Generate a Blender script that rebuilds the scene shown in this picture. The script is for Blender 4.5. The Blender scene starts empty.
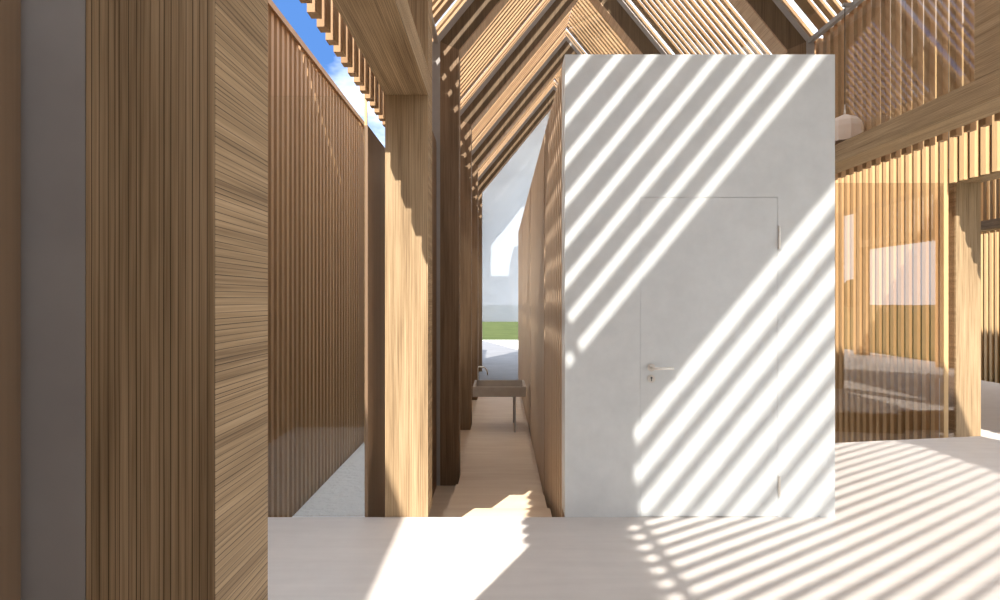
import bpy, bmesh, math, random
from mathutils import Vector, noise as mnoise
random.seed(7)
scene = bpy.context.scene
COL = scene.collection

# ------------------------------------------------------------------ helpers
def tag(o, label=None, cat=None, group=None, kind=None):
    if label: o['label'] = label
    if cat: o['category'] = cat
    if group: o['group'] = group
    if kind: o['kind'] = kind
    return o

def thing(name, label, cat, loc=(0, 0, 0), group=None):
    o = bpy.data.objects.new(name, None); COL.objects.link(o)
    o.location = loc; o.empty_display_size = .1
    return tag(o, label, cat, group)

class MB:
    """collects shapes and links them as ONE mesh object"""
    def __init__(s): s.v = []; s.f = []
    def raw(s, vs, fs):
        n = len(s.v); s.v += [tuple(p) for p in vs]; s.f += [tuple(i + n for i in f) for f in fs]
    def box(s, x0, x1, y0, y1, z0, z1):
        s.raw([(x0,y0,z0),(x1,y0,z0),(x1,y1,z0),(x0,y1,z0),(x0,y0,z1),(x1,y0,z1),(x1,y1,z1),(x0,y1,z1)],
              [(0,3,2,1),(4,5,6,7),(0,1,5,4),(1,2,6,5),(2,3,7,6),(3,0,4,7)])
    def prism(s, poly, y0, y1):            # poly in XZ, extruded along Y
        n = len(poly)
        s.raw([(x, y0, z) for x, z in poly] + [(x, y1, z) for x, z in poly],
              [tuple(range(n)), tuple(range(2*n-1, n-1, -1))] +
              [(i, i+n, (i+1) % n + n, (i+1) % n) for i in range(n)])
    def slab(s, poly, z0, z1):             # poly in XY, extruded along Z
        n = len(poly)
        s.raw([(x, y, z0) for x, y in poly] + [(x, y, z1) for x, y in poly],
              [tuple(range(n-1, -1, -1)), tuple(range(n, 2*n))] +
              [(i, (i+1) % n, (i+1) % n + n, i+n) for i in range(n)])
    def tube(s, pts, r, seg=12):
        rings = []
        for i, p in enumerate(pts):
            p = Vector(p)
            d = (Vector(pts[min(i+1, len(pts)-1)]) - Vector(pts[max(i-1, 0)])).normalized()
            a = Vector((0, 0, 1)) if abs(d.z) < .9 else Vector((1, 0, 0))
            u = d.cross(a).normalized(); w = d.cross(u)
            rr = r[i] if isinstance(r, (list, tuple)) else r
            rings.append([p + rr*(math.cos(t)*u + math.sin(t)*w) for t in [2*math.pi*k/seg for k in range(seg)]])
        vs = [q for ring in rings for q in ring]; fs = []
        for i in range(len(rings)-1):
            for k in range(seg):
                k2 = (k+1) % seg
                fs.append((i*seg+k, i*seg+k2, (i+1)*seg+k2, (i+1)*seg+k))
        fs.append(tuple(range(seg-1, -1, -1))); fs.append(tuple((len(rings)-1)*seg + k for k in range(seg)))
        s.raw(vs, fs)
    def build(s, name, mat, parent=None, origin=None, bevel=0, smooth=False):
        xs = [p[0] for p in s.v]; ys = [p[1] for p in s.v]; zs = [p[2] for p in s.v]
        if origin is None: origin = ((min(xs)+max(xs))/2, (min(ys)+max(ys))/2, min(zs))
        me = bpy.data.meshes.new(name)
        me.from_pydata([(p[0]-origin[0], p[1]-origin[1], p[2]-origin[2]) for p in s.v], [], s.f)
        bm = bmesh.new(); bm.from_mesh(me); bmesh.ops.recalc_face_normals(bm, faces=bm.faces[:])
        bm.to_mesh(me); bm.free()
        if smooth:
            for p in me.polygons: p.use_smooth = True
        me.materials.append(mat)
        o = bpy.data.objects.new(name, me); COL.objects.link(o)
        o.location = origin
        if parent is not None:
            o.parent = parent
            o.location = Vector(origin) - world_loc(parent)
        if bevel:
            b = o.modifiers.new('bevel', 'BEVEL'); b.width = bevel; b.segments = 2; b.limit_method = 'ANGLE'
        return o
def world_loc(o):
    v = Vector(o.location)
    while o.parent is not None:
        o = o.parent; v = v + Vector(o.location)
    return v

# ------------------------------------------------------------------ materials
class NT:
    def __init__(s, name):
        s.m = bpy.data.materials.new(name); s.m.use_nodes = True
        s.t = s.m.node_tree; s.t.nodes.clear()
        s.out = s.n('ShaderNodeOutputMaterial')
    def n(s, typ, **kw):
        nd = s.t.nodes.new(typ)
        for k, v in kw.items(): setattr(nd, k, v)
        return nd
    def l(s, a, b): s.t.links.new(a, b)
    def math(s, op, a, b=None, c=None):
        nd = s.n('ShaderNodeMath', operation=op)
        for i, q in enumerate((a, b, c)):
            if q is None: continue
            if isinstance(q, (int, float)): nd.inputs[i].default_value = q
            else: s.l(q, nd.inputs[i])
        return nd.outputs[0]
    def comb(s, x, y, z):
        nd = s.n('ShaderNodeCombineXYZ')
        for i, q in enumerate((x, y, z)):
            if isinstance(q, (int, float)): nd.inputs[i].default_value = q
            else: s.l(q, nd.inputs[i])
        return nd.outputs[0]
    def noise(s, vec, scale=1, detail=3, rough=.55):
        nd = s.n('ShaderNodeTexNoise'); nd.inputs['Scale'].default_value = scale
        nd.inputs['Detail'].default_value = detail; nd.inputs['Roughness'].default_value = rough
        s.l(vec, nd.inputs['Vector']); return nd.outputs['Fac']
    def ramp(s, fac, stops):
        nd = s.n('ShaderNodeValToRGB'); e = nd.color_ramp.elements
        while len(e) < len(stops): e.new(.5)
        for q, (p, c) in zip(e, stops): q.position = p; q.color = (*c, 1)
        s.l(fac, nd.inputs[0]); return nd.outputs[0]
    def mix(s, fac, a, b, typ='MIX'):
        nd = s.n('ShaderNodeMix', data_type='RGBA', blend_type=typ)
        for i, q in ((0, fac), (6, a), (7, b)):
            if isinstance(q, (int, float)): nd.inputs[i].default_value = q
            elif isinstance(q, tuple): nd.inputs[i].default_value = (*q, 1)
            else: s.l(q, nd.inputs[i])
        return nd.outputs[2]
    def bsdf(s, color, rough=.6, spec=.3, metal=0, bump=None, bstr=.2, bdist=.01):
        p = s.n('ShaderNodeBsdfPrincipled')
        if isinstance(color, tuple): p.inputs['Base Color'].default_value = (*color, 1)
        else: s.l(color, p.inputs['Base Color'])
        if isinstance(rough, (int, float)): p.inputs['Roughness'].default_value = rough
        else: s.l(rough, p.inputs['Roughness'])
        p.inputs['Metallic'].default_value = metal
        p.inputs['Specular IOR Level'].default_value = spec
        if bump is not None:
            b = s.n('ShaderNodeBump'); b.inputs['Strength'].default_value = bstr; b.inputs['Distance'].default_value = bdist
            s.l(bump, b.inputs['Height']); s.l(b.outputs[0], p.inputs['Normal'])
        s.l(p.outputs[0], s.out.inputs[0]); return p
    def pos(s):
        g = s.n('ShaderNodeNewGeometry'); return g.outputs['Position'], g.outputs['True Normal']
    def xyz(s, v):
        nd = s.n('ShaderNodeSeparateXYZ'); s.l(v, nd.inputs[0]); return nd.outputs

def glulam(name, dark, mid, light, cells=62, line=.55):
    """laminated timber: fine dark glue lines; upright on faces towards the entrance, level on the flanks"""
    t = NT(name); P, N = t.pos(); x, y, z = t.xyz(P); nx, ny, nz = t.xyz(N)
    fy = t.math('GREATER_THAN', t.math('ABSOLUTE', ny), .6)
    fx = t.math('GREATER_THAN', t.math('ABSOLUTE', nx), .75)
    # across: coordinate crossing the lines; along: coordinate along them
    other = t.math('ADD', t.math('MULTIPLY', z, fx), t.math('MULTIPLY', x, t.math('SUBTRACT', 1, fx)))
    across = t.math('ADD', t.math('MULTIPLY', x, fy), t.math('MULTIPLY', other, t.math('SUBTRACT', 1, fy)))
    along = t.math('ADD', t.math('MULTIPLY', z, fy), t.math('MULTIPLY', y, t.math('SUBTRACT', 1, fy)))
    grain = t.noise(t.comb(t.math('MULTIPLY', across, 160), t.math('MULTIPLY', along, 2.2), 0), 1, 4, .6)
    broad = t.noise(t.comb(t.math('MULTIPLY', across, 22), t.math('MULTIPLY', along, .7), 5.0), 1, 2, .5)
    v = t.n('ShaderNodeTexVoronoi', voronoi_dimensions='1D', feature='DISTANCE_TO_EDGE')
    wob = t.noise(t.comb(t.math('MULTIPLY', across, 3), t.math('MULTIPLY', along, 1.2), 9.0), 1, 2)
    t.l(t.math('ADD', across, t.math('MULTIPLY', wob, .004)), v.inputs['W']); v.inputs['Scale'].default_value = cells
    ln = t.math('LESS_THAN', v.outputs['Distance'], .07)
    seg = t.noise(t.comb(t.math('MULTIPLY', across, 40), t.math('MULTIPLY', along, .9), 2.0), 1, 1)
    lf = t.math('MULTIPLY', t.math('MULTIPLY', ln, line), t.math('MINIMUM', t.math('MULTIPLY', seg, 1.6), 1))
    c = t.ramp(t.math('ADD', t.math('MULTIPLY', grain, .55), t.math('MULTIPLY', broad, .45)),
               [(.36, dark), (.5, mid), (.64, light)])
    c = t.mix(lf, c, tuple(q*.25 for q in dark))
    t.bsdf(c, .55, .25, bump=t.math('SUBTRACT', grain, t.math('MULTIPLY', lf, 1.5)), bstr=.15, bdist=.004)
    return t.m

def slatwood(name, dark, light):
    t = NT(name); P, N = t.pos(); x, y, z = t.xyz(P)
    k = t.math('FLOOR', t.math('DIVIDE', t.math('SUBTRACT', y, 2.8215), .153))
    w = t.n('ShaderNodeTexWhiteNoise', noise_dimensions='1D'); t.l(k, w.inputs['W'])
    g = t.noise(t.comb(t.math('MULTIPLY', x, 3), t.math('MULTIPLY', y, 60), t.math('MULTIPLY', z, 3)), 1, 3)
    f = t.math('ADD', t.math('MULTIPLY', g, .6), t.math('MULTIPLY', w.outputs['Value'], .4))
    t.bsdf(t.ramp(f, [(.25, dark), (.75, light)]), .55, .25)
    return t.m

M = {}
M['glulam'] = glulam('glulam timber', (.25, .165, .09), (.42, .292, .165), (.56, .40, .24), cells=85, line=.9)
M['rafter'] = glulam('shade-toned rafter timber', (.105, .068, .038), (.15, .10, .057), (.20, .135, .078), cells=40, line=.4)  # slightly darker wood, deepened further for the shade on rafter fronts
M['shadepost'] = glulam('shade-toned post timber', (.17, .11, .063), (.25, .165, .098), (.32, .22, .135), cells=60, line=.5)  # darker copy of the column timber, shade on the post fronts put in the colour
M['soffit'] = glulam('lit-toned soffit', (.36, .24, .15), (.50, .345, .22), (.58, .41, .27), cells=30, line=.3)  # paler than the rafters: brighter light on their undersides put in the colour
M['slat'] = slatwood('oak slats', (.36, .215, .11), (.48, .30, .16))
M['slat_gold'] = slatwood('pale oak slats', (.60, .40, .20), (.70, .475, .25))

def concrete(name, a, b, scale, rough, streak=False, spec=.3):
    t = NT(name); P, N = t.pos(); x, y, z = t.xyz(P)
    n1 = t.noise(P, scale, 5, .6)
    if streak:
        n2 = t.noise(t.comb(t.math('MULTIPLY', x, 1.2), t.math('MULTIPLY', y, 14), 0), 1, 4)
        n1 = t.math('ADD', t.math('MULTIPLY', n1, .45), t.math('MULTIPLY', n2, .55))
    t.bsdf(t.ramp(n1, [(.3, a), (.7, b)]), rough, spec, bump=n1, bstr=.06, bdist=.01)
    return t.m
M['floor'] = concrete('screed floor', (.56, .525, .50), (.645, .61, .58), 5, .5, True)
M['white'] = concrete('fair white plaster', (.67, .70, .705), (.74, .77, .775), 7, .75)
M['terrace'] = concrete('shade-toned paving', (.15, .15, .16), (.19, .19, .20), 2, .7)  # dark tone carries the building's shadow on the terrace
M['terrace_lit'] = concrete('pale gravel', (.62, .61, .59), (.70, .69, .67), 4, .9)  # pale tone carries the sunlight on the far part of the terrace
M['riser'] = concrete('dark step edge', (.16, .11, .07), (.22, .15, .09), 5, .7)

t = NT('corridor floorboards'); P, N = t.pos(); x, y, z = t.xyz(P)
g = t.noise(t.comb(t.math('MULTIPLY', x, 1.3), t.math('MULTIPLY', y, 9), t.math('MULTIPLY', z, 9)), 1, 4)
t.bsdf(t.ramp(g, [(.3, (.70, .53, .37)), (.7, (.80, .64, .47))]), .5, .3)
M['boards'] = t.m

t = NT('corridor cladding'); P, N = t.pos(); x, y, z = t.xyz(P)
g = t.noise(t.comb(0, t.math('MULTIPLY', y, 12), t.math('MULTIPLY', z, .6)), 1, 3)
t.bsdf(t.ramp(g, [(.3, (.48, .35, .24)), (.7, (.57, .425, .30))]), .5, .3)
M['clad'] = t.m

t = NT('grey steel'); P, N = t.pos()
t.bsdf(t.ramp(t.noise(P, 6, 3), [(.3, (.36, .34, .325)), (.7, (.41, .39, .37))]), .45, .4, .0)
M['steel'] = t.m
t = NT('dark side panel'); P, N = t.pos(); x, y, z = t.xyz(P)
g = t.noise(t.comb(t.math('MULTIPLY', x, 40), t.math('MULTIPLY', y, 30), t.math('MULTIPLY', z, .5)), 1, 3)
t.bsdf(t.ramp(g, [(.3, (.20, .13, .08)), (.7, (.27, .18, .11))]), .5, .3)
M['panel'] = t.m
t = NT('brushed chrome'); P, N = t.pos()
t.bsdf(t.ramp(t.noise(P, 30, 2), [(.3, (.72, .69, .64)), (.7, (.80, .77, .72))]), .42, .5, .8)
M['chrome'] = t.m
t = NT('dark keyhole'); P, N = t.pos()
t.bsdf(t.ramp(t.noise(P, 30, 2), [(.3, (.03, .03, .03)), (.7, (.05, .05, .05))]), .6, .3); M['black'] = t.m
t = NT('grey basin stone'); P, N = t.pos()
t.bsdf(t.ramp(t.noise(P, 9, 4), [(.3, (.38, .33, .285)), (.7, (.44, .385, .33))]), .45, .4); M['basin'] = t.m
t = NT('pale lamp shade'); P, N = t.pos()
b = t.bsdf(t.ramp(t.noise(P, 8, 2), [(.3, (.80, .66, .55)), (.7, (.86, .72, .61))]), .6, .3); M['lamp'] = t.m
t = NT('cord white'); P, N = t.pos()
t.bsdf(t.ramp(t.noise(P, 30, 2), [(.3, (.5, .45, .4)), (.7, (.55, .5, .45))]), .6, .3); M['cord'] = t.m

def glass(name, ior, tint=(1, 1, 1)):
    t = NT(name)
    tr = t.n('ShaderNodeBsdfTransparent'); tr.inputs[0].default_value = (*tint, 1)
    gl = t.n('ShaderNodeBsdfGlossy'); gl.inputs['Roughness'].default_value = 0.0
    g_ = t.n('ShaderNodeNewGeometry'); dp = t.n('ShaderNodeVectorMath', operation='DOT_PRODUCT')
    t.l(g_.outputs['Normal'], dp.inputs[0]); t.l(g_.outputs['Incoming'], dp.inputs[1])
    f0 = ((ior-1)/(ior+1))**2
    k5 = t.math('POWER', t.math('SUBTRACT', 1, t.math('MINIMUM', t.math('ABSOLUTE', dp.outputs['Value']), 1)), 5)
    fr = t.math('ADD', f0, t.math('MULTIPLY', k5, 1-f0))
    mx = t.n('ShaderNodeMixShader'); t.l(fr, mx.inputs[0]); t.l(tr.outputs[0], mx.inputs[1]); t.l(gl.outputs[0], mx.inputs[2])
    t.l(mx.outputs[0], t.out.inputs[0]); return t.m
M['tint'] = glass('bronze tinted glass', 1.95, (.90, .86, .83))
M['roofglass'] = glass('roof glass', 1.75, (.97, .98, .97))
M['glass'] = glass('clear glass', 1.75, (.97, .98, .97))

t = NT('frosted mirror glass')
gl = t.n('ShaderNodeBsdfGlossy'); gl.inputs['Roughness'].default_value = .03
df = t.n('ShaderNodeBsdfTranslucent'); df.inputs[0].default_value = (.8, .84, .88, 1)
mx = t.n('ShaderNodeMixShader'); mx.inputs[0].default_value = .72
t.l(gl.outputs[0], mx.inputs[1]); t.l(df.outputs[0], mx.inputs[2])
tr = t.n('ShaderNodeBsdfTransparent'); m2 = t.n('ShaderNodeMixShader'); m2.inputs[0].default_value = .28
t.l(mx.outputs[0], m2.inputs[1]); t.l(tr.outputs[0], m2.inputs[2]); t.l(m2.outputs[0], t.out.inputs[0])
M['frost'] = t.m

t = NT('opal light diffuser')
df = t.n('ShaderNodeBsdfTranslucent'); df.inputs[0].default_value = (.93, .92, .90, 1)
d2 = t.n('ShaderNodeBsdfDiffuse'); d2.inputs[0].default_value = (.7, .7, .7, 1)
mx = t.n('ShaderNodeMixShader'); mx.inputs[0].default_value = .1
t.l(df.outputs[0], mx.inputs[1]); t.l(d2.outputs[0], mx.inputs[2]); t.l(mx.outputs[0], t.out.inputs[0])
M['opal'] = t.m
t = NT('canal water'); P, N = t.pos(); x, y, z = t.xyz(P)
w = t.noise(t.comb(t.math('MULTIPLY', x, 5), t.math('MULTIPLY', y, 9), 0), 1, 4, .6)
t.bsdf(t.ramp(w, [(.3, (.88, .93, .96)), (.7, (.95, .98, 1.0))]), .3, .8, 0, bump=w, bstr=.8, bdist=.08)
M['water'] = t.m
t = NT('lawn'); P, N = t.pos()
t.bsdf(t.ramp(t.noise(P, .6, 6, .7), [(.3, (.04, .056, .012)), (.7, (.075, .092, .024))]), .9, .1); M['lawn'] = t.m
t = NT('tree leaves'); P, N = t.pos()
lv = t.noise(P, 3.0, 5, .7)
t.bsdf(t.ramp(lv, [(.3, (.035, .06, .015)), (.7, (.10, .15, .04))]), .8, .2, bump=lv, bstr=1, bdist=.4); M['leaf'] = t.m
t = NT('tree bark'); P, N = t.pos()
t.bsdf(t.ramp(t.noise(P, 5, 4), [(.3, (.07, .05, .035)), (.7, (.14, .10, .07))]), .9, .1); M['bark'] = t.m

# ------------------------------------------------------------------ the pavilion module
EYE = 1.45
BAY = 3.06
F0 = 1.02                                   # front of the frame nearest the viewpoint
def frame_y(i): return F0 + BAY*i           # i = -2 .. 6
FD = .25                                    # depth of a frame
SL = 1.22; TH = math.atan(SL); S, C = math.sin(TH), math.cos(TH)
KX, KZ = -.70, 4.47                         # outer knee of the timber
RX = 1.44                                   # ridge
XI = -.48                                   # inner face of the posts
def zslope(x, d): return KZ + (d + S*(x - KX))/C
SV0, SV1 = -.855, -.905                      # inner / outer face of the upright slats
SD0, SD1 = .15, .185                        # the same on the slope
SLATB = 2.80                                # lower end of the hanging slats
PITCH = .153; SW = .070; ROOFPH = -.071; SWIDE = .127; SLAT0 = 2.863      # slat pitch, width, front of one slat
BEAM0, BEAM1 = 2.82, 3.005
XB = -.768                                  # outer face of the beams and of the columns below them
SHL, SHR = -6.115, 6.10                      # the neighbouring pavilions

def mir(poly, side, sh):                    # side 0 = left slope, 1 = right slope
    return [((x if side == 0 else 2*RX - x) + sh, z) for x, z in poly]
def bx(mb, side, sh, x0, x1, y0, y1, z0, z1):
    if side: x0, x1 = 2*RX - x1, 2*RX - x0
    mb.box(x0+sh, x1+sh, y0, y1, z0, z1)

ORD = {-2: 'second behind the entrance', -1: 'first behind the entrance', 0: 'nearest', 1: 'second', 2: 'third', 3: 'fourth', 4: 'fifth', 5: 'sixth', 6: 'seventh'}

def portal(i, sh, label, baseL, baseR, beamL=False, beamR=False, openR=False):
    y0 = frame_y(i); y1 = y0 + FD
    if i == 0: y0 += .010; y1 = y0 + .236
    t = thing('portal_frame', label, 'timber frame', (RX+sh, y0+FD/2, min(baseL, baseR)), 'glulam portal frames')
    for side, base, onbeam in ((0, baseL, beamL), (1, baseR, beamR)):
        ki = (XI, zslope(XI, -.23))
        if onbeam:                          # column below the beam, post above it
            if not (side and openR):
                m = MB(); bx(m, side, sh, XB, XI, y0, y1, base, BEAM0); m.build('column', M['glulam'], t, bevel=.003)
            m = MB(); m.prism(mir([(KX, BEAM1), (XI, BEAM1), ki, (KX, KZ)], side, sh), y0, y1); m.build('post', M['glulam'], t, bevel=.003)
            z0 = BEAM1
        else:
            m = MB(); m.prism(mir([(KX, base), (XI, base), ki, (KX, KZ)], side, sh), y0, y1); m.build('column', M['shadepost'] if i >= 2 and sh == 0 else M['glulam'], t, bevel=.003)
            z0 = base
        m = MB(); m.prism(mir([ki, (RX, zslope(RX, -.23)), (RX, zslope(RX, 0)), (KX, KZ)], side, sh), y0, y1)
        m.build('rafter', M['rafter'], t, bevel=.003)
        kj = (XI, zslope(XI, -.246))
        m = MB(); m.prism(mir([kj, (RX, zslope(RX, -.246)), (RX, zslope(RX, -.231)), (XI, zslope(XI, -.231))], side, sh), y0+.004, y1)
        m.build('lit_soffit_board', M['soffit'], t)  # thin board added to give the rafter underside its lit tone
        m = MB(); FW = .112 if i == 0 else .095
        m.prism(mir([(KX, z0), (KX, KZ), (KX-FW, zslope(KX-FW, .065)), (KX-FW, z0)], side, sh), y0, y1)
        m.prism(mir([(KX, KZ), (RX, zslope(RX, 0)), (RX, zslope(RX, .065)), (KX-FW, zslope(KX-FW, .065))], side, sh), y0, y1)
        m.build('steel_flange', M['steel'], t)
    return t

def slat_panel(i, side, sh, label, bottom, mat, ystart=None, yend=None, group=None, backing=False, wide=False):
    y0 = frame_y(i); y1 = frame_y(i+1)
    if yend: y1 = yend
    ax = (2*RX - SV1 if side else SV1) + sh
    t = thing('slat_panel', label, 'slat screen', (ax, (y0+y1)/2, bottom), group or 'oak slat panels between the frames')
    r = MB(); f = MB()
    dz = -.05 if sh == SHL else 0
    ki, ko = (SV0, zslope(SV0, SD0)+dz), (SV1, zslope(SV1, SD1)+dz)
    k = math.ceil((y0 - SLAT0)/PITCH - 1e-6)
    while SLAT0 + k*PITCH < y1 - 1e-6:
        a = SLAT0 + k*PITCH; k += 1
        ra = a + ROOFPH; rb = ra + SW
        if i == 0: ra, rb = ra - .026, ra + .062
        elif i == 1: ra, rb = ra - .010, ra + .074
        ra, rb = max(ra, y0+.001), min(rb, y1-.001)
        if rb - ra > .01: r.prism(mir([ki, (RX-.004, zslope(RX-.004, SD0)+dz), (RX-.004, zslope(RX-.004, SD1)+dz), ko], side, sh), ra, rb)
        hw = (SWIDE - SW)/2 if wide else 0
        if min(a+SW, y1) - a > .01: f.prism(mir([(SV1, bottom), (SV0, bottom), ki, ko], side, sh), max(a-hw, y0), min(a+SW+hw, y1-.001))
    if i >= 0 and sh == 0:              # board closing the slats against the next frame
        r.prism(mir([ki, (RX-.004, zslope(RX-.004, SD0)), (RX-.004, zslope(RX-.004, SD1)), ko], side, sh), y1-(.17 if i < 2 else .14), y1-.055)
    r.build('roof_slats', mat, t); f.build('hanging_slats', mat, t)
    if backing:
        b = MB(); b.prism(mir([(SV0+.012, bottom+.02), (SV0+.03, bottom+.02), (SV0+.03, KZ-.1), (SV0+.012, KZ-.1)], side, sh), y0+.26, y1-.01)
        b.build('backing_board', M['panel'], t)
    if sh == SHR:
        b = MB(); b.prism(mir([(SV1, zslope(SV1, SD1+.005)), (RX-.004, zslope(RX-.004, SD1+.005)), (RX-.004, zslope(RX-.004, SD1+.03)), (SV1, zslope(SV1, SD1+.03))], side, sh), y0+.002, y1-.002)
        b.build('roof_board', M['panel'], t)
    return t

def purlin(i, side, sh, label):
    m = MB(); bx(m, side, sh, -.77, -.72, frame_y(i)+FD, frame_y(i+1), 4.45, 4.50)
    return tag(m.build('eave_purlin', M['steel']), label, 'steel bar', 'steel bars along the eaves')

# --- middle pavilion -------------------------------------------------
FLAB = {0: 'nearest timber portal frame, its shaded column filling the left of the view beside the glass',
        1: 'portal frame with the sunlit column where the floor drops to the corridor',
        2: 'portal frame whose shaded post stands first along the corridor, level with the steps',
        3: 'portal frame whose shaded post stands second along the corridor, beside the basin',
        4: 'portal frame whose post stands third along the corridor, just past the basin',
        5: 'farthest portal frame of the corridor, at the end glazing'}
for i in range(0, 6):
    lo = -.72 if i >= 2 else 0
    portal(i, 0, FLAB.get(i, 'timber portal frame standing behind the viewpoint in the middle pavilion'),
           lo, (-.25 if i >= 2 else 0), beamL=(i == 1), beamR=(i == 1), openR=(i == 1))
for i in range(-2, 6):
    for side in (0, 1):
        sd = ('left', 'right')[side]
        if i < 0: lab = '%s roof slope slat panel, the %s' % (sd, {-1: 'bay right above the viewpoint', -2: 'bay behind the viewpoint'}[i])
        elif i == 5: lab = 'overhanging slat panel of the %s roof slope past the end glazing' % sd
        else: lab = '%s roof slope slat panel between the %s and %s timber frames' % (sd, ORD[i], ORD[i+1])
        slat_panel(i, side, 0, lab, SLATB, M['slat'], yend=(frame_y(6) if i == 5 else None))
        if -2 < i < 5:
            purlin(i, side, 0, 'grey steel bar on the %s eave, %s' % (sd, 'above the viewpoint' if i < 0 else 'between %s and %s frames' % (ORD[i], ORD[i+1])))
def beam(side, sh, y0, y1, label):
    m = MB(); bx(m, side, sh, XB, XI, y0, y1, BEAM0, BEAM1)
    return tag(m.build('timber_beam', M['glulam'], bevel=.003), label, 'beam')
beam(0, 0, frame_y(0)+FD, frame_y(1)+FD, 'heavy timber beam overhead at left resting on the sunlit column')
beam(1, 0, frame_y(0)+FD, frame_y(2), 'heavy timber beam at upper right running behind the white wall')

# --- right-hand pavilion ---------------------------------------------
RL = {1: 'timber frame of the right-hand pavilion just outside the right edge of view',
      2: 'timber frame of the right-hand pavilion with the sunlit column right of the glass'}
for i in range(-1, 5):
    portal(i, SHR, RL.get(i, 'timber frame of the right-hand pavilion, %s from the viewpoint' % ORD[i]),
           (-.25 if i >= 2 else 0), (-.25 if i >= 2 else 0), beamL=(0 < i < 3), beamR=True)
for i in range(-1, 5):
    for side in (0, 1):
        full = i >= 2
        sd = ('near', 'far')[side]
        lab = '%s-side slats of right-hand pavilion, %s' % (sd, {-1: 'bay right of the viewpoint', 0: 'bay just ahead of the viewpoint', 1: 'bay ending at the sunlit column', 2: 'sunlit full-height bay behind the glass', 3: 'second full-height bay behind the glass', 4: 'last full-height bay'}[i] if side == 0 else {-1: 'bay right of the viewpoint', 0: 'first bay ahead', 1: 'second bay ahead', 2: 'third bay ahead', 3: 'fourth bay ahead', 4: 'last bay'}[i])
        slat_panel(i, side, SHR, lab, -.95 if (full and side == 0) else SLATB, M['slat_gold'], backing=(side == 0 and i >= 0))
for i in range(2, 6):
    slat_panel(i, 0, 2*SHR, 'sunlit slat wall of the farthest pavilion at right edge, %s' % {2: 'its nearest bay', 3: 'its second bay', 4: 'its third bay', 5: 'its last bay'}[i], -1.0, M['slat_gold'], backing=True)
beam(0, SHR, frame_y(0)+FD, frame_y(2)+FD, 'shaded timber beam of the right-hand pavilion over the sunlit column')
for i in range(-1, 4):
    beam(1, SHR, frame_y(i)+(0 if i > -1 else 0), frame_y(i+1), 'far-side timber beam of the right-hand pavilion between its %s and %s frames' % (ORD[i], ORD[i+1]))

# --- left-hand pavilion: its slat wall across the water -------------------
for i in range(-2, 3):
    slat_panel(i, 1, SHL, 'tall slat wall across the water at left, %s' % {-2: 'bay behind the viewpoint', -1: 'bay beside the viewpoint', 0: 'nearest bay ahead', 1: 'bay beside the floor edge', 2: 'bay reaching the thin post', 3: 'bay past the thin post', 4: 'second bay past the thin post', 5: 'last bay'}[i], -1.0, M['slat'],
               )
for i in range(3, 6):
    slat_panel(i, 1, SHL, 'tall slat wall across the water at left, %s' % {-2: 'bay behind the viewpoint', -1: 'bay beside the viewpoint', 0: 'nearest bay ahead', 1: 'bay beside the floor edge', 2: 'bay reaching the thin post', 3: 'bay past the thin post', 4: 'second bay past the thin post', 5: 'last bay'}[i], -1.0, M['slat'])
for i in range(-1, 6):
    slat_panel(i, 0, SHL, 'outer roof slats of the left-hand pavilion between %s and %s frames' % (ORD[i], ORD[i+1]), SLATB, M['slat'])
xs = 2*RX - SV1 + SHL + .002
m = MB(); m.box(xs, xs+.03, -5.1, 16.3, 4.40, 4.47)
tag(m.build('top_rail', M['slat']), 'long timber rail along the top of the slat wall at left', 'rail')
m = MB(); m.box(xs+.058, xs+.098, 10.21, 10.29, -.955, 4.95)
tag(m.build('thin_post', M['slat_gold']), 'thin timber post rising above the far part of the left slat wall', 'post')
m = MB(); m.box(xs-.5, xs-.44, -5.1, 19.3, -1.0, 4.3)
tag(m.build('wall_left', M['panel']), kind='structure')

# ------------------------------------------------------------------ floors, stairs, ground, water
D = frame_y(1)
BX0, BX1, BH = .434, 2.237, 3.09            # the white volume
m = MB()
m.slab([(-2.42, 1.25), (-.93, 1.25), (-.93, -5.2), (10.2, -5.2), (10.2, 6.0), (5.17, 6.30), (5.12, 6.51), (3.41, 6.20), (BX1, 6.0), (BX1, D+.1), (BX0+.02, D+.1), (BX0+.02, D), (-2.42, D)], -.16, 0)
tag(m.build('floor', M['floor']), kind='structure')
m = MB()
m.slab([(2.25, 6.05), (3.40, 6.24), (5.13, 6.55), (5.18, 6.35), (10.2, 6.05), (10.2, 19), (5.3, 19), (5.3, 7.17), (2.25, 7.17)], -.40, -.25)
tag(m.build('floor_lower', M['floor']), kind='structure')
m = MB(); m.slab([(2.25, 6.012), (3.405, 6.212), (5.125, 6.522), (5.175, 6.312), (10.2, 6.012), (10.2, 6.03), (5.185, 6.335), (5.13, 6.545), (3.40, 6.232), (2.25, 6.03)], -.25, -.012)
tag(m.build('trim_3', M['riser']), kind='structure')

t = thing('staircase', 'shallow timber steps going down from the platform into the corridor', 'stairs', (0, 5.0, -.9))
tag(t, kind='structure')
steps = [(D+.01, 4.71, -.155), (4.71, 5.33, -.25), (5.33, 5.95, -.345)]
for a, b, z in steps:
    m = MB(); m.box(-.43, .385, a, b, -.9, z); m.build('step', M['boards'], t)
m = MB(); m.box(-.43, .385, 5.951, 14.4, -.9, -.44); m.box(.386, BX0+.002, D+.21, 14.4, -.9, -.50); m.box(-.93, -.431, D+.26, 14.4, -.9, -.72)
tag(m.build('floor_corridor', M['boards']), kind='structure')

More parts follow.
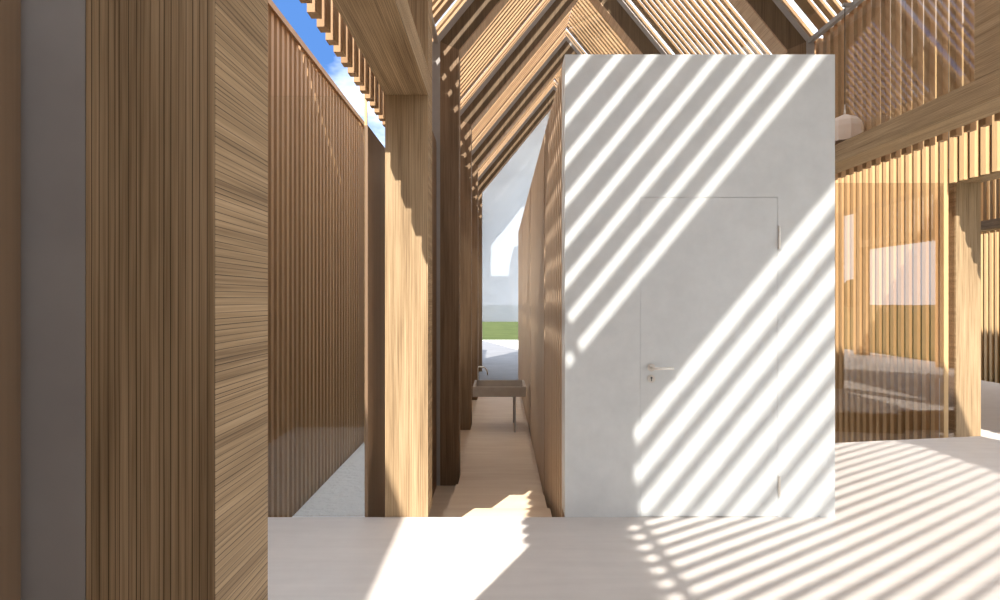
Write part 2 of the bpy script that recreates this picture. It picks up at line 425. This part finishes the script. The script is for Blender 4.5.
m = MB(); m.box(-300, 300, -300, 300, -1.3, -1.05); tag(m.build('lawn', M['lawn']), 'green lawn around the pavilions', 'lawn', kind='structure')
m = MB(); m.box(-2.31, -.94, 4.15, 24, -1.04, -.96); tag(m.build('canal', M['water']), 'rippled pale water between the slat wall and the corridor', 'water', kind='stuff')
m = MB(); m.box(3.8, 5.16, 7.2, 19, -1.04, -.96); tag(m.build('canal', M['water']), 'shaded water behind the right-hand glass pane', 'water', kind='stuff')
m = MB(); m.slab([(-.66, 28.6), (.66, 23.8), (1.7, 20.0), (9, 20.0), (9, 29.2), (-.88, 29.2), (-.72, 28.7)], -.95, -.46)  # sunlit paving, split from the terrace along a shadow edge painted by colour
tag(m.build('terrace_sunlit', M['terrace_lit']), 'sunlit part of the terrace before the lawn, its light put in the pale colour', 'path', kind='structure')
m = MB(); m.slab([(-.93, 14.41), (.43, 14.41), (.43, 14.72), (3.2, 14.72), (3.2, 19.9), (1.65, 19.9), (.6, 23.75), (-.72, 28.55), (-.93, 28.9)], -.95, -.46); tag(m.build('terrace', M['terrace']), 'paved terrace past the end of the corridor, building shadow put in its dark colour', 'terrace', kind='structure')

# ------------------------------------------------------------------ white volume with its door
DX0, DX1, DZ = .935, 1.856, 2.138
m = MB()
m.box(BX0, DX0, D, D+.2, 0, BH); m.box(DX1, BX1, D, D+.2, 0, BH); m.box(DX0, DX1, D, D+.2, DZ, BH)
tag(m.build('wall_front', M['white']), kind='structure')
m = MB(); m.box(BX0+.06, BX1, D+.2, 14.7, -.72, BH); tag(m.build('wall_core', M['white']), kind='structure')
d = MB(); d.box(DX0+.002, DX1-.002, D+.001, D+.05, .004, DZ-.003)
door = tag(d.build('door_1', M['white']), kind='structure')
hx, hz = DX0+.075, 1.45-67.5*D/611
def disc(mb, cx, cz, y0, y1, r, seg=24):
    mb.tube([(cx, y0, cz), (cx, y1, cz)], r, seg)
m = MB(); disc(m, hx, hz, D+.002, D-.008, .026); m.build('handle_rosette', M['chrome'], door, smooth=False)
m = MB(); m.tube([(hx, D-.004, hz), (hx, D-.04, hz), (hx+.004, D-.05, hz), (hx+.015, D-.055, hz), (hx+.135, D-.055, hz)], .0095, 12); m.build('door_handle', M['chrome'], door, smooth=True)
m = MB(); disc(m, hx, hz-.075, D+.002, D-.007, .026); ke = m.build('keyhole_plate', M['chrome'], door)
m = MB(); disc(m, hx, hz-.068, D-.0065, D-.0085, .007); m.box(hx-.003, hx+.003, D-.0085, D-.0065, hz-.09, hz-.068); m.build('keyhole', M['black'], ke)
for py0, py1 in ((226, 249), (476, 496)):
    m = MB(); z1 = EYE+(300-py0)*D/611; z0 = EYE+(300-py1)*D/611
    m.tube([(DX1+.006, D-.006, z0), (DX1+.006, D-.006, z1)], .008, 10); m.box(DX1+.006, DX1+.018, D-.003, D-.0005, z0+.005, z1-.005)
    m.build('hinge', M['chrome'], door)

# corridor cladding on the side of the white volume
m = MB()
y = D+.202
while y < 5.85:
    m.box(BX0+.003, BX0+.03, y, y+.105, -.9, BH-.005); y += .153
m.box(BX0+.03, BX0+.058, D+.202, 14.7, -.9, BH-.01)
for a, b in ((6.02, 8.75), (8.79, 9.9), (9.93, 12.0), (12.03, 14.7)):
    m.box(BX0+.003, BX0+.03, a, b, -.9, BH-.005)
tag(m.build('wall_right', M['clad']), kind='structure')

# left side of the corridor, closed below the beams
m = MB(); m.box(-.785, -.77, D+.10, 6.1, -.95, 2.8); tag(m.build('window_12', M['opal']), kind='structure')  # unseen translucent panel added to brighten the corridor
m = MB(); m.box(-.79, -.74, 6.12, 7.12, -.95, 3.3); tag(m.build('wall_corridor', M['panel']), kind='structure')
m = MB(); m.box(-.84, -.80, -5.1, 1.02, 0, 2.80); tag(m.build('wall_entrance', M['panel']), kind='structure')
m = MB(); m.box(-.80, -.79, -.88, .99, 0, 2.80); tag(m.build('trim_2', M['panel']), kind='structure')
m = MB(); m.prism([(-.84, 0), (3.72, 0), (3.72, 2.8), (-.84, 2.8)], -1.0, -.9); tag(m.build('shade_wall_back', M['steel']), kind='structure')  # unseen wall added to darken the front of the foreground column
m = MB(); m.box(-.78, -.765, 7.40, 19.4, -.44, 3.3); tag(m.build('window_4', M['opal']), kind='structure')  # unseen translucent panel, added so diffused sun lifts the corridor light
m = MB(); m.box(-.905, -.885, D+.01, 4.9, -1.0, 2.62); tag(m.build('trim_1', M['panel']), kind='structure')

m = MB(); m.box(-.90, -.818, 1.12, 1.25, 0, 2.78); tag(m.build('shade_board', M['panel']), kind='structure')  # hidden board added to shape the edge of the sun patch on the floor
# ------------------------------------------------------------------ panes
m = MB(); m.box(-2.32, -.91, D+.02, D+.032, -.0, BEAM0)
tag(m.build('window_1', M['glass']), kind='structure')
m = MB(); m.box(3.66, 5.32, frame_y(2)+.01, frame_y(2)+.022, -.249, BEAM0)
tag(m.build('window_2', M['tint']), kind='structure')
for i in (0, 1):
    m = MB(); m.box(3.705, 3.717, frame_y(i)+FD+.01, frame_y(i+1)-.01, BEAM1+.0, 4.44)
    tag(m.build('window_%d' % (5+i), M['glass']), kind='structure')
for i in range(0, 5):
    m = MB()
    m.prism(mir([(KX+.05, zslope(KX+.05, .09)), (RX-.02, zslope(RX-.02, .09)), (RX-.02, zslope(RX-.02, .102)), (KX+.05, zslope(KX+.05, .102))], 1, 0), frame_y(i)+.01, frame_y(i+1)-.01)
    tag(m.build('window_%d' % (7+i), M['roofglass']), kind='structure')
yy = 16.64
m = MB(); m.prism([(-.85, .86), (3.75, .86), (3.75, zslope(-.86, .1)), (RX, zslope(RX, .12)), (-.86, zslope(-.86, .1))], yy, yy+.03)
tag(m.build('window_3', M['frost']), kind='structure')

# ------------------------------------------------------------------ basin in the corridor
t = thing('wash_basin', 'long grey trough basin on thin legs across the corridor', 'basin', (0, 9.1, -.44))
m = MB()
X0, X1, Y0, Y1, Z0, Z1 = -.39, .37, 8.7, 9.46, .07, .211
m.box(X0, X1, Y0, Y0+.03, Z0, Z1); m.box(X0, X1, Y1-.03, Y1, Z0, Z1)
m.box(X0, X0+.03, Y0+.03, Y1-.03, Z0, Z1); m.box(X1-.03, X1, Y0+.03, Y1-.03, Z0, Z1); m.box(X0+.03, X1-.03, Y0+.03, Y1-.03, Z0, Z0+.03)
m.build('trough', M['basin'], t)
for yl in (8.74, 9.42):
    m = MB(); m.box(.20, .226, yl-.013, yl+.013, -.44, Z0); m.build('leg', M['steel'], t)
m = MB(); m.tube([(-.34, 9.43, .205), (-.34, 9.43, .40), (-.33, 9.42, .42), (-.31, 9.40, .427), (-.28, 9.36, .425), (-.24, 9.36, .415), (-.21, 9.36, .39), (-.195, 9.36, .35), (-.19, 9.36, .305)], .010, 10)
tag(m.build('wall_spout', M['chrome'], smooth=True), 'slim curved chrome spout over the back of the basin', 'tap')

# ------------------------------------------------------------------ pendant lamp behind the right-hand beam
LX, LY = 3.53, 6.255; LZ = EYE+185.6*LY/611
t = thing('pendant_lamp', 'faceted pale bell-shaped pendant lamp hanging beside the white wall', 'lamp', (LX, LY, LZ-.28))
prof = [(.012, 0), (.05, -.018), (.115, -.045), (.155, -.085), (.168, -.14), (.166, -.22), (.160, -.29)]
N_ = 9; vs = []; fs = []
for sgn in (0, 1):
    for r, z in prof:
        rr = r - .006*sgn
        for k in range(N_):
            a = 2*math.pi*(k+.5)/N_; vs.append((LX+rr*math.cos(a), LY+rr*math.sin(a), LZ+z-.004*sgn*(z > -.27)))
np_ = len(prof)
for q in range(2):
    for j in range(np_-1):
        for k in range(N_):
            k2 = (k+1) % N_; b = q*np_*N_
            fs.append((b+j*N_+k, b+j*N_+k2, b+(j+1)*N_+k2, b+(j+1)*N_+k))
for k in range(N_):
    k2 = (k+1) % N_; fs.append(((np_-1)*N_+k, (np_-1)*N_+k2, (2*np_-1)*N_+k2, (2*np_-1)*N_+k))
fs.append(tuple(range(N_)))
m = MB(); m.raw(vs, fs); m.build('lamp_shade', M['lamp'], t)
m = MB(); m.tube([(LX, LY, LZ-.002), (LX, LY, LZ+.05), (LX, LY, LZ+.10)], [.012, .009, .006], 10); m.build('lamp_cap', M['cord'], t)
m = MB(); m.tube([(LX, LY, LZ+.09), (LX, LY, 4.46)], .004, 6); m.build('cord', M['black'], t)
m = MB(); m.box(LX-.02, LX+.068, LY-.02, LY+.02, 4.455, 4.485); m.build('ceiling_bracket', M['steel'], t)

# ------------------------------------------------------------------ trees around the site
def tree(x, y, h, r, label, seed):
    rnd = random.Random(seed)
    t = thing('tree', label, 'tree', (x, y, -1.05), 'trees around the lawn')
    m = MB(); m.tube([(x, y, -1.05), (x+.1, y, h*.25), (x-.05, y+.1, h*.6)], [.28, .2, .1], 8); m.build('trunk', M['bark'], t)
    bm = bmesh.new()
    for q in range(9):
        a = rnd.uniform(0, 6.28); rr = rnd.uniform(0, r*.65); cz = rnd.uniform(h*.4, h*.85); s = r*rnd.uniform(.4, .65)
        g = bmesh.ops.create_icosphere(bm, subdivisions=3, radius=s)
        for v in g['verts']:
            n = mnoise.noise(v.co*1.3/s*1.5 + Vector((seed, q, 0)))
            v.co *= 1+.35*n+.12*mnoise.noise(v.co*5/s)
            v.co += Vector((x+rr*math.cos(a), y+rr*math.sin(a), cz))
    o_ = Vector((x, y, h*.3))
    for v in bm.verts: v.co -= o_
    me = bpy.data.meshes.new('crown'); bm.to_mesh(me); bm.free(); me.materials.append(M['leaf'])
    o = bpy.data.objects.new('crown', me); COL.objects.link(o); o.parent = t; o.location = o_ - Vector((x, y, -1.05))
for k in range(14):
    x = -60 + k*17 + random.uniform(-.5, .5)
    tree(x, -118+10*(k % 2), random.uniform(4.5, 7.5), random.uniform(3.6, 4.6), 'broad dark tree on the lawn behind the viewpoint', k)
for k in range(7):
    tree(34+k*5, 14+k*11, random.uniform(6, 9), random.uniform(3.5, 4.4), 'broad dark tree on the lawn past the right-hand pavilion', 40+k)

# ------------------------------------------------------------------ sun, sky, camera
SUN = Vector((.372, .82, -1)).normalized()
sd = bpy.data.lights.new('sun', 'SUN'); sd.energy = 8.8; sd.angle = math.radians(.6); sd.color = (1, .94, .85)
so = bpy.data.objects.new('sun', sd); COL.objects.link(so); so.rotation_euler = SUN.to_track_quat('-Z', 'Y').to_euler(); so.location = (-6, -10, 14)

w = bpy.data.worlds.new('sky'); scene.world = w; w.use_nodes = True; nt = w.node_tree; nt.nodes.clear()
class W(NT):
    def __init__(s): s.t = nt
q = W()
tc = q.n('ShaderNodeTexCoord'); g = tc.outputs['Generated']; x, y, z = q.xyz(g)
base = q.ramp(z, [(0, (.78, .88, 1.0)), (.12, (.42, .68, .98)), (.35, (.13, .32, .80)), (1, (.13, .32, .78))])
cl = q.noise(q.comb(q.math('MULTIPLY', x, 1.6), q.math('MULTIPLY', y, 1.6), q.math('MULTIPLY', z, 3.2)), 1.4, 6, .6)
# an open blue stretch of sky ahead and to the left, bright cloud elsewhere
dt = q.n('ShaderNodeVectorMath', operation='DOT_PRODUCT'); q.l(g, dt.inputs[0]); dt.inputs[1].default_value = Vector((-.30, .88, .36)).normalized()
op = q.n('ShaderNodeMapRange'); op.inputs[1].default_value = .80; op.inputs[2].default_value = .99; op.inputs[3].default_value = .22; op.inputs[4].default_value = -.04; q.l(dt.outputs['Value'], op.inputs[0])
cf = q.ramp(q.math('ADD', cl, op.outputs[0]), [(.45, (0, 0, 0)), (.66, (1, 1, 1))])
colr = q.mix(cf, base, (2.3, 2.46, 2.68))
bg = q.n('ShaderNodeBackground'); q.l(colr, bg.inputs[0]); bg.inputs[1].default_value = 1.0
ow = q.n('ShaderNodeOutputWorld'); q.l(bg.outputs[0], ow.inputs[0])

cam = bpy.data.cameras.new('camera'); cam.sensor_width = 36; cam.lens = 36*.611; cam.clip_start = .02; cam.clip_end = 900
co = bpy.data.objects.new('camera', cam); COL.objects.link(co); co.location = (0, 0, EYE); co.rotation_euler = (math.radians(90), 0, 0)
scene.camera = co
vs_ = scene.view_settings
vs_.view_transform = 'Standard'; vs_.look = 'None'; vs_.exposure = 0.15; vs_.gamma = 1.0; vs_.use_curve_mapping = False
